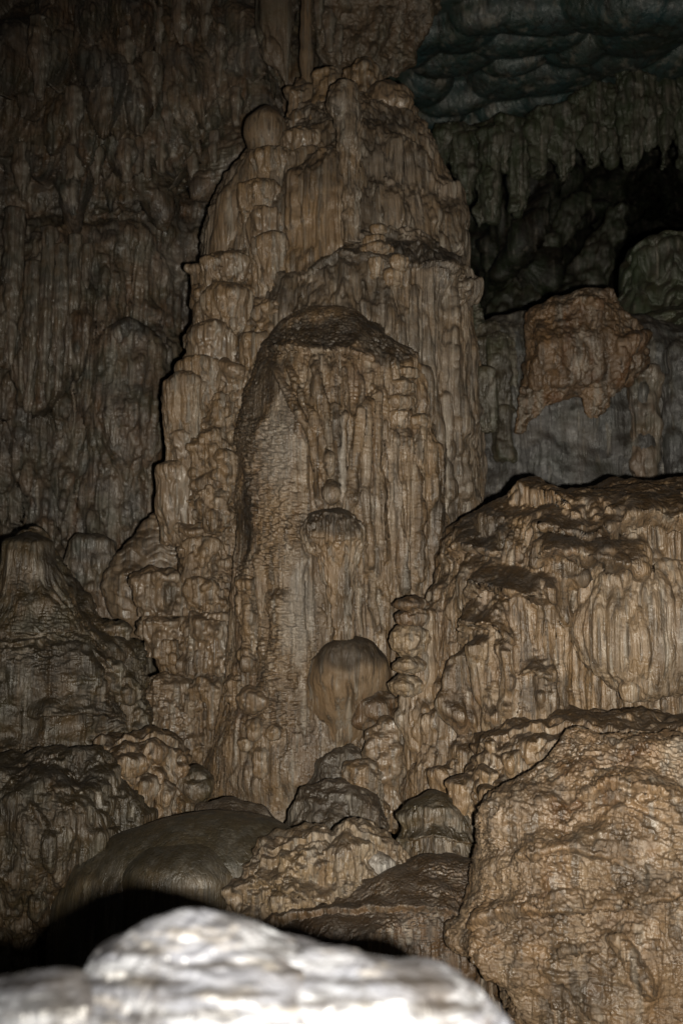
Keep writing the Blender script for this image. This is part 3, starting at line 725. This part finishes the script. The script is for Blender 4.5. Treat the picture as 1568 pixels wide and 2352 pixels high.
# ---- left hand mounds
t = thing('flowstone_mound', 'dark olive rippled mound rising to a blunt stalagmite at the left', 'flowstone mound', 120, 1800, 9.6)
body('mound_body', t, [(1225, 35, 98), (1245, 10, 116), (1290, 2, 134), (1330, -10, 158), (1380, -45, 205), (1430, -100, 262), (1480, -130, 318), (1530, -150, 332), (1600, -160, 335), (1680, -160, 330), (1760, -160, 400), (1900, -160, 420)], 9.7, OLIVE, k=0.75, cap=0.35,
     ripple=((0.05, 0.13, 0.36), (0.02, 0.05, 0.4)), lump=((0.12, 0.6), (0.06, 0.2)), dark=((190, 1350, 60, 60, 0.6), (150, 1520, 140, 50, 0.5), (250, 1640, 90, 40, 0.5)), stamps=[('ledge', [(-20, 1405), (60, 1400), (170, 1385)], 25, 0.07), ('ledge', [(210, 1500), (270, 1560), (340, 1600)], 40, 0.12), ('ledge', [(60, 1650), (200, 1640), (320, 1660)], 45, 0.1)])
body('stub', t, [(1222, 34, 98), (1246, 10, 118), (1290, 3, 131), (1340, -4, 148), (1400, -20, 180), (1450, -40, 210)], 9.3, OLIVE, k=0.9, cap=0.4, flute=((0.02, 0.08, 6),), ripple=((0.016, 0.06, 0.4, (-60, 240, 1300, 1460, 20)),), lump=((0.04, 0.3),), dark=((115, 1290, 22, 80, 0.7), (66, 1232, 50, 14, 0.7)))  # dark right side and top are shade painted onto the stub
for (a, b, c, d) in [(235, 300, 1420, 1490), (215, 290, 1510, 1590), (280, 345, 1605, 1690), (255, 330, 1560, 1620)]:
    lobe('lobe', t, a, b, c, d, OLIVE, sink=0.5, foot=0.7, cap=0.4, flute=((0.02, 0.07, 5),), lump=((0.07, 0.15),))
t = thing('flowstone_shelf', 'small lumpy brown shelf between the left mounds and column foot', 'flowstone', 330, 1880, 9.0)
body('shelf_body', t, [(1692, 290, 400), (1710, 230, 418), (1750, 212, 422), (1800, 240, 418), (1900, 280, 410)], 8.9, MOUND, k=0.8, cap=0.2, lump=((0.08, 0.25), (0.04, 0.1)), flute=((0.025, 0.07, 6),), terr=(0.06, 0.3, 0.25))
for (a, b, c, d) in [(392, 490, 1762, 1870), (300, 362, 1770, 1890), (355, 400, 1800, 1890), (250, 330, 1720, 1800)]:
    lobe('lobe', t, a, b, c, d, MOUND if a != 392 else OLIVE, sink=0.3, foot=0.6, cap=0.4, lump=((0.05, 0.15),))
o = body('fluted_mound', None, [(1728, 60, 170), (1742, -10, 212), (1765, -60, 252), (1800, -100, 292), (1840, -115, 318), (1885, -120, 330), (1930, -120, 312), (2000, -120, 258), (2100, -120, 180), (2200, -120, 115), (2330, -120, 80)], 8.3, OLIVE, k=0.8, cap=0.35,
         flute=((0.06, 0.2, 9), (0.04, 0.10, 9), (0.014, 0.035, 7)), ripple=((0.012, 0.05, 0.4),), lump=((0.16, 0.5), (0.04, 0.15)),
         dark=((120, 1775, 170, 40, 0.6), (10, 1870, 40, 30, 0.6)), stamps=[('rib', [(60, 1830), (110, 1900), (130, 2010)], 14, 0.06), ('rib', [(200, 1830), (230, 1900), (200, 1980)], 14, 0.05), ('lobe', 92, 2045, 20, 120, 0.1)])
tag(o, 'fluted brown mound with a flat olive top at the lower left', 'flowstone mound')
t = thing('smooth_dome', 'smooth dark dome of dripstone behind the bright near rock', 'dome', 420, 2350, 7.4)
body('dome_body', t, [(1866, 440, 545), (1885, 355, 640), (1915, 262, 690), (1945, 205, 720), (1990, 165, 740), (2030, 140, 745), (2100, 122, 745), (2200, 115, 745), (2420, 108, 745)], 8.0, DOME, k=0.6, cap=0.12, lump=((0.04, 0.7),), flute=((0.010, 0.14, 10),), ripple=((0.004, 0.05, 0.4),))
lobe('swelling', t, 265, 575, 1928, 2260, DOME, sink=0.72, cap=0.3, foot=1.05, flute=((0.008, 0.14, 10),), lump=((0.03, 0.6),), dark=((400, 1960, 120, 40, 0.4),))
o = body('flat_slab', None, [(1838, 460, 580), (1850, 446, 606), (1890, 440, 640), (1940, 440, 650)], 8.7, DARKRIB, k=0.6, cap=0.15, lump=((0.05, 0.25),), ripple=((0.02, 0.08, 0.3),))
tag(o, 'flat dark slab just above the smooth dark dome', 'rock')

# ---- right hand mound with the hanging shell
t = thing('flowstone_mound', 'broad brown flowstone mound with a hanging fluted shell at right', 'flowstone mound', 1380, 1800, 9.2)
body('mound_body', t, [(1118, 1235, 1780), (1145, 1185, 1810), (1178, 1098, 1830), (1205, 1045, 1850), (1240, 1016, 1860), (1290, 998, 1870), (1350, 986, 1870), (1450, 972, 1870), (1550, 955, 1860), (1650, 925, 1850), (1750, 905, 1840), (1900, 880, 1800)], 9.3, MOUND,
     k=0.85, cap=0.08, flute=((0.06, 0.2, 10), (0.045, 0.10, 14), (0.015, 0.04, 9)), ripple=((0.014, 0.09, 0.5, (980, 1700, 1080, 1330, 40)), (0.008, 0.05, 0.5)), lump=((0.14, 0.6), (0.03, 0.2)), grain=((0.006, 0.03),),
     dark=((1120, 1215, 90, 50, 0.7), (1330, 1240, 120, 40, 0.6), (1300, 1400, 70, 40, 0.5), (1360, 1310, 90, 25, 0.6), (1180, 1340, 90, 25, 0.5), (1250, 1590, 70, 60, 0.5)),
     stamps=[('ledge', [(1225, 1318), (1290, 1288), (1380, 1300), (1480, 1330)], 100, 0.32), ('ledge', [(1075, 1400), (1120, 1350), (1200, 1375), (1290, 1395)], 70, 0.22), ('ledge', [(1040, 1495), (1090, 1440), (1160, 1448), (1200, 1500)], 70, 0.22),
             ('ledge', [(1230, 1225), (1350, 1250), (1470, 1210), (1640, 1225)], 80, 0.22), ('ledge', [(1000, 1300), (1060, 1260), (1150, 1275)], 50, 0.14), ('ledge', [(1170, 1165), (1240, 1150), (1320, 1190)], 50, 0.14),
             ('rib', [(1270, 1330), (1290, 1390), (1310, 1450)], 20, 0.14), ('rib', [(1060, 1480), (1050, 1560), (1060, 1680)], 28, 0.16), ('rib', [(1120, 1460), (1110, 1560), (1130, 1680)], 30, 0.14), ('rib', [(1170, 1470), (1180, 1560), (1160, 1660)], 24, 0.12),
             ('ledge', [(1180, 1570), (1230, 1545), (1300, 1580)], 60, 0.12), ('rib', [(1450, 1330), (1450, 1760)], 170, -0.5)])
ys = seat(1450, 1345)
body('hanging_shell', t, [(1270, 1330, 1620), (1320, 1296, 1650), (1400, 1298, 1660), (1450, 1308, 1658), (1500, 1324, 1648), (1540, 1350, 1630), (1568, 1392, 1600), (1588, 1432, 1565), (1602, 1462, 1500)], ys + 0.30, SHELL, lean=-0.35, k=0.7, cap=0.1, capb=0.25, sm=6,
     flute=((0.055, 0.15, 90), (0.02, 0.07, 60), (0.008, 0.03, 20)), lump=((0.04, 0.5),), grain=((0.004, 0.02),))
for (a, b, c, d) in [(900, 990, 1368, 1408), (906, 985, 1392, 1445), (893, 988, 1432, 1508), (898, 978, 1507, 1548), (893, 972, 1548, 1600)]:
    lobe('disc', t, a, b, c, d, BROWN if c < 1400 else PALE, Y=8.72, foot=0.8, cap=0.35, capb=0.3, k=0.8, flute=((0.012, 0.05, 3),), lump=((0.03, 0.15), (0.012, 0.05)))
body('stem', t, [(1385, 930, 1000), (1480, 935, 1010), (1590, 925, 1015), (1650, 915, 1045), (1720, 930, 1060), (1800, 945, 1075)], 8.85, TAN, k=0.8, cap=0.3, flute=((0.04, 0.085, 12), (0.012, 0.035, 8)), lump=((0.04, 0.2),))
lobe('lip', t, 1420, 1470, 1560, 1612, SHELL, sink=0.2, foot=0.6)
body('drape', t, [(1590, 1500, 1640), (1640, 1495, 1660), (1680, 1520, 1660)], 8.4, SHELL, k=0.7, cap=0.2, flute=((0.02, 0.08, 6),))

# ---- rocks in the cleft at the column's foot
o = body('red_rock', None, [(1580, 860, 890), (1600, 835, 908), (1640, 815, 905), (1662, 804, 870), (1684, 812, 850)], 9.35, BROWN, k=0.7, cap=0.4, capb=0.3, sm=4, lump=((0.06, 0.2),))
tag(o, 'small reddish brown wedge of rock right of the drip canopy', 'rock')
for (rows, Y, lb, m) in [([(1650, 860, 905), (1680, 835, 918), (1730, 828, 925), (1790, 850, 930), (1850, 872, 930), (1900, 870, 930)], 9.05, 'smooth brown fluted rock left of the draped stem', SMOOTH),
                         ([(1745, 800, 850), (1765, 782, 868), (1800, 785, 880), (1850, 800, 885), (1900, 800, 890)], 8.9, 'short brown rock in the cleft left of the fluted one', TAN),
                         ([(1712, 780, 830), (1735, 735, 840), (1775, 718, 840), (1830, 700, 840), (1880, 690, 850)], 9.2, 'dark sloping rock at the foot of the column', DARKRIB),
                         ([(1790, 720, 800), (1815, 695, 850), (1850, 682, 870), (1900, 660, 890), (1960, 650, 900)], 8.6, 'dark layered rock above the white faced lump', DARKRIB)]:
    o = body('cleft_rock', None, rows, Y, m, k=0.8, cap=0.25, flute=((0.02, 0.08, 6),), lump=((0.06, 0.25), (0.02, 0.08)), ripple=((0.012, 0.05, 0.4),))
    tag(o, lb, 'rock')

# ---- the middle distance on the right
t = thing('flowstone_ledge', 'dark topped flowstone ledge between the boulder and the mound', 'flowstone', 1300, 2050, 7.8)
body('ledge_body', t, [(1632, 1330, 1480), (1645, 1215, 1640), (1672, 1135, 1750), (1705, 1100, 1800), (1740, 1085, 1800), (1800, 1050, 1800), (1850, 1050, 1800), (1950, 1080, 1800), (2060, 1100, 1800)], 7.9, MOUND, k=0.7, cap=0.08,
     flute=((0.03, 0.075, 6), (0.01, 0.03, 6)), lump=((0.08, 0.3), (0.04, 0.12)), stamps=[('ledge', [(1090, 1725), (1180, 1690), (1300, 1670), (1500, 1680), (1700, 1690)], 35, 0.05)])
for (a, b, c, d) in [(990, 1062, 1755, 1850), (1028, 1110, 1778, 1900), (1085, 1150, 1760, 1840), (1100, 1165, 1800, 1900), (1150, 1205, 1715, 1790), (1105, 1150, 1690, 1750), (1200, 1260, 1690, 1750)]:
    lobe('lobe', t, a, b, c, d, MOUND, sink=0.4, foot=0.6, cap=0.35, lump=((0.05, 0.15),), flute=((0.022, 0.06, 6), (0.008, 0.03, 5)))
o = body('low_mound', None, [(1822, 965, 1050), (1840, 928, 1082), (1870, 912, 1096), (1905, 922, 1106), (1950, 913, 1112), (2010, 930, 1115), (2090, 930, 1115)], 7.8, OLIVE, k=0.8, cap=0.25, flute=((0.02, 0.06, 6), (0.008, 0.025, 6)), lump=((0.05, 0.3),), stamps=[('ledge', [(915, 1935), (1000, 1920), (1110, 1950)], 30, 0.06)])
tag(o, 'low brown capped mound between the boulder and white faced lump', 'flowstone mound')
t = thing('white_faced_lump', 'lumpy brown flowstone with white crusted face in front of the cleft', 'flowstone', 720, 2200, 6.9)
body('lump_body', t, [(1900, 715, 850), (1918, 655, 893), (1945, 600, 918), (1980, 576, 928), (2000, 570, 930), (2020, 548, 925), (2050, 528, 905), (2100, 520, 900), (2250, 530, 900)], 7.5, PALE, k=0.6, cap=0.15,
     flute=((0.022, 0.06, 5), (0.009, 0.025, 5)), lump=((0.08, 0.25), (0.05, 0.1)), ripple=((0.012, 0.05, 0.5),), stamps=[('ledge', [(580, 1975), (680, 1935), (800, 1920), (900, 1955)], 35, 0.06), ('ledge', [(520, 2080), (600, 2030), (700, 2060), (790, 2090)], 40, 0.08)])
lobe('white_boss', t, 838, 905, 1955, 2020, rock('white calcite crust', (0.50, 0.46, 0.42), (0.42, 0.37, 0.32), (0.55, 0.52, 0.48), stain_amt=0.3), sink=0.45, cap=0.45)
o = body('brown_mound', None, [(1972, 945, 1080), (1992, 890, 1112), (2020, 815, 1135), (2050, 740, 1145), (2085, 660, 1150), (2120, 600, 1150), (2160, 585, 1150), (2220, 590, 1150), (2420, 590, 1150)], 7.3, BROWN, k=0.6, cap=0.08,
         flute=((0.016, 0.05, 4), (0.007, 0.025, 4)), ripple=((0.012, 0.045, 0.4),), lump=((0.06, 0.3),), stamps=[('ledge', [(580, 2150), (700, 2110), (850, 2090), (1000, 2095), (1110, 2120)], 40, 0.06)])
tag(o, 'dark brown clay covered mound beside the big boulder', 'flowstone mound')

# ---- the big boulder
t = thing('boulder', 'huge pitted tan boulder with rusty stains at the lower right', 'boulder', 1450, 2400, 6.4)
body('boulder_body', t, [(1672, 1330, 1490), (1700, 1290, 1690), (1740, 1252, 1800), (1779, 1218, 1850), (1819, 1180, 1880), (1854, 1150, 1900), (1894, 1124, 1920), (1979, 1106, 1940), (2044, 1106, 1950), (2089, 1072, 1950), (2124, 1057, 1950), (2154, 1047, 1950),
                         (2189, 1063, 1940), (2234, 1103, 1930), (2294, 1143, 1920), (2400, 1200, 1900), (2520, 1230, 1880)], 6.85, BOULDER, lean=-0.5, k=0.62, cap=0.1, sm=5, ripple=((0.030, 0.05, 0.45), (0.03, 0.13, 0.4), (0.014, 0.028, 0.5)), lump=((0.15, 0.7), (0.06, 0.22)), grain=((0.012, 0.04),), dark=((1400, 1930, 110, 50, 0.4), (1200, 1850, 60, 40, 0.3), (1480, 2040, 60, 80, 0.5), (1200, 2140, 60, 40, 0.5), (1380, 2290, 90, 40, 0.4)),
     stamps=[('ledge', [(1080, 2150), (1150, 2120), (1280, 2100), (1420, 2090), (1568, 2060)], 60, 0.12), ('ledge', [(1250, 2215), (1300, 2190), (1390, 2180)], 40, 0.09), ('ledge', [(1180, 1990), (1300, 1960), (1420, 1985)], 90, 0.10), ('ledge', [(1300, 1850), (1420, 1820), (1560, 1860)], 80, 0.10), ('rib', [(1390, 2130), (1440, 2190), (1500, 2300)], 26, 0.08), ('rib', [(1070, 2180), (1120, 2260), (1180, 2340)], 20, -0.08)])

# ---- the bright rock right under the camera
NEAR_STAIN = ((330, 2195, 100, 12, 0.85), (480, 2150, 120, 8, 0.6), (500, 2222, 140, 12, 0.8), (300, 2262, 140, 14, 0.85), (540, 2292, 150, 14, 0.75), (120, 2310, 90, 26, 0.7), (900, 2256, 170, 11, 0.8), (760, 2310, 140, 16, 0.75), (1010, 2316, 110, 22, 0.8), (640, 2185, 60, 8, 0.7), (60, 2255, 120, 9, 0.8), (430, 2335, 160, 12, 0.7), (700, 2245, 90, 9, 0.7))
t = thing('near_rock', 'bright white wet rock out of focus at the bottom edge', 'rock', 600, 2450, 2.45)
body('rock_body', t, [(2092, 405, 515), (2112, 350, 572), (2145, 305, 618), (2170, 262, 660), (2192, 222, 720), (2215, 200, 780), (2250, 185, 850), (2300, 155, 900), (2400, 100, 950), (2560, 40, 1000)], 2.45, FORE, k=0.8, cap=0.15, sm=5, step=4,
     ripple=((0.016, 0.10, 0.3), (0.006, 0.04, 0.4)), lump=((0.02, 0.25),), stain_scale=0.12, dark=NEAR_STAIN)
body('shoulder', t, [(2190, 660, 770), (2212, 600, 900), (2240, 560, 1060), (2270, 520, 1105), (2312, 500, 1145), (2375, 450, 1195), (2560, 400, 1300)], 2.38, FORE, k=0.6, cap=0.1, sm=5, step=4, ripple=((0.016, 0.10, 0.3), (0.006, 0.04, 0.4)), lump=((0.02, 0.25),), stain_scale=0.12, dark=NEAR_STAIN)
body('shoulder', t, [(2226, 40, 180), (2248, -60, 200), (2280, -120, 260), (2380, -150, 300), (2560, -200, 340)], 2.34, FORE, k=0.6, cap=0.1, sm=5, step=4, ripple=((0.016, 0.10, 0.3), (0.006, 0.04, 0.4)), lump=((0.02, 0.25),), stain_scale=0.12, dark=NEAR_STAIN)
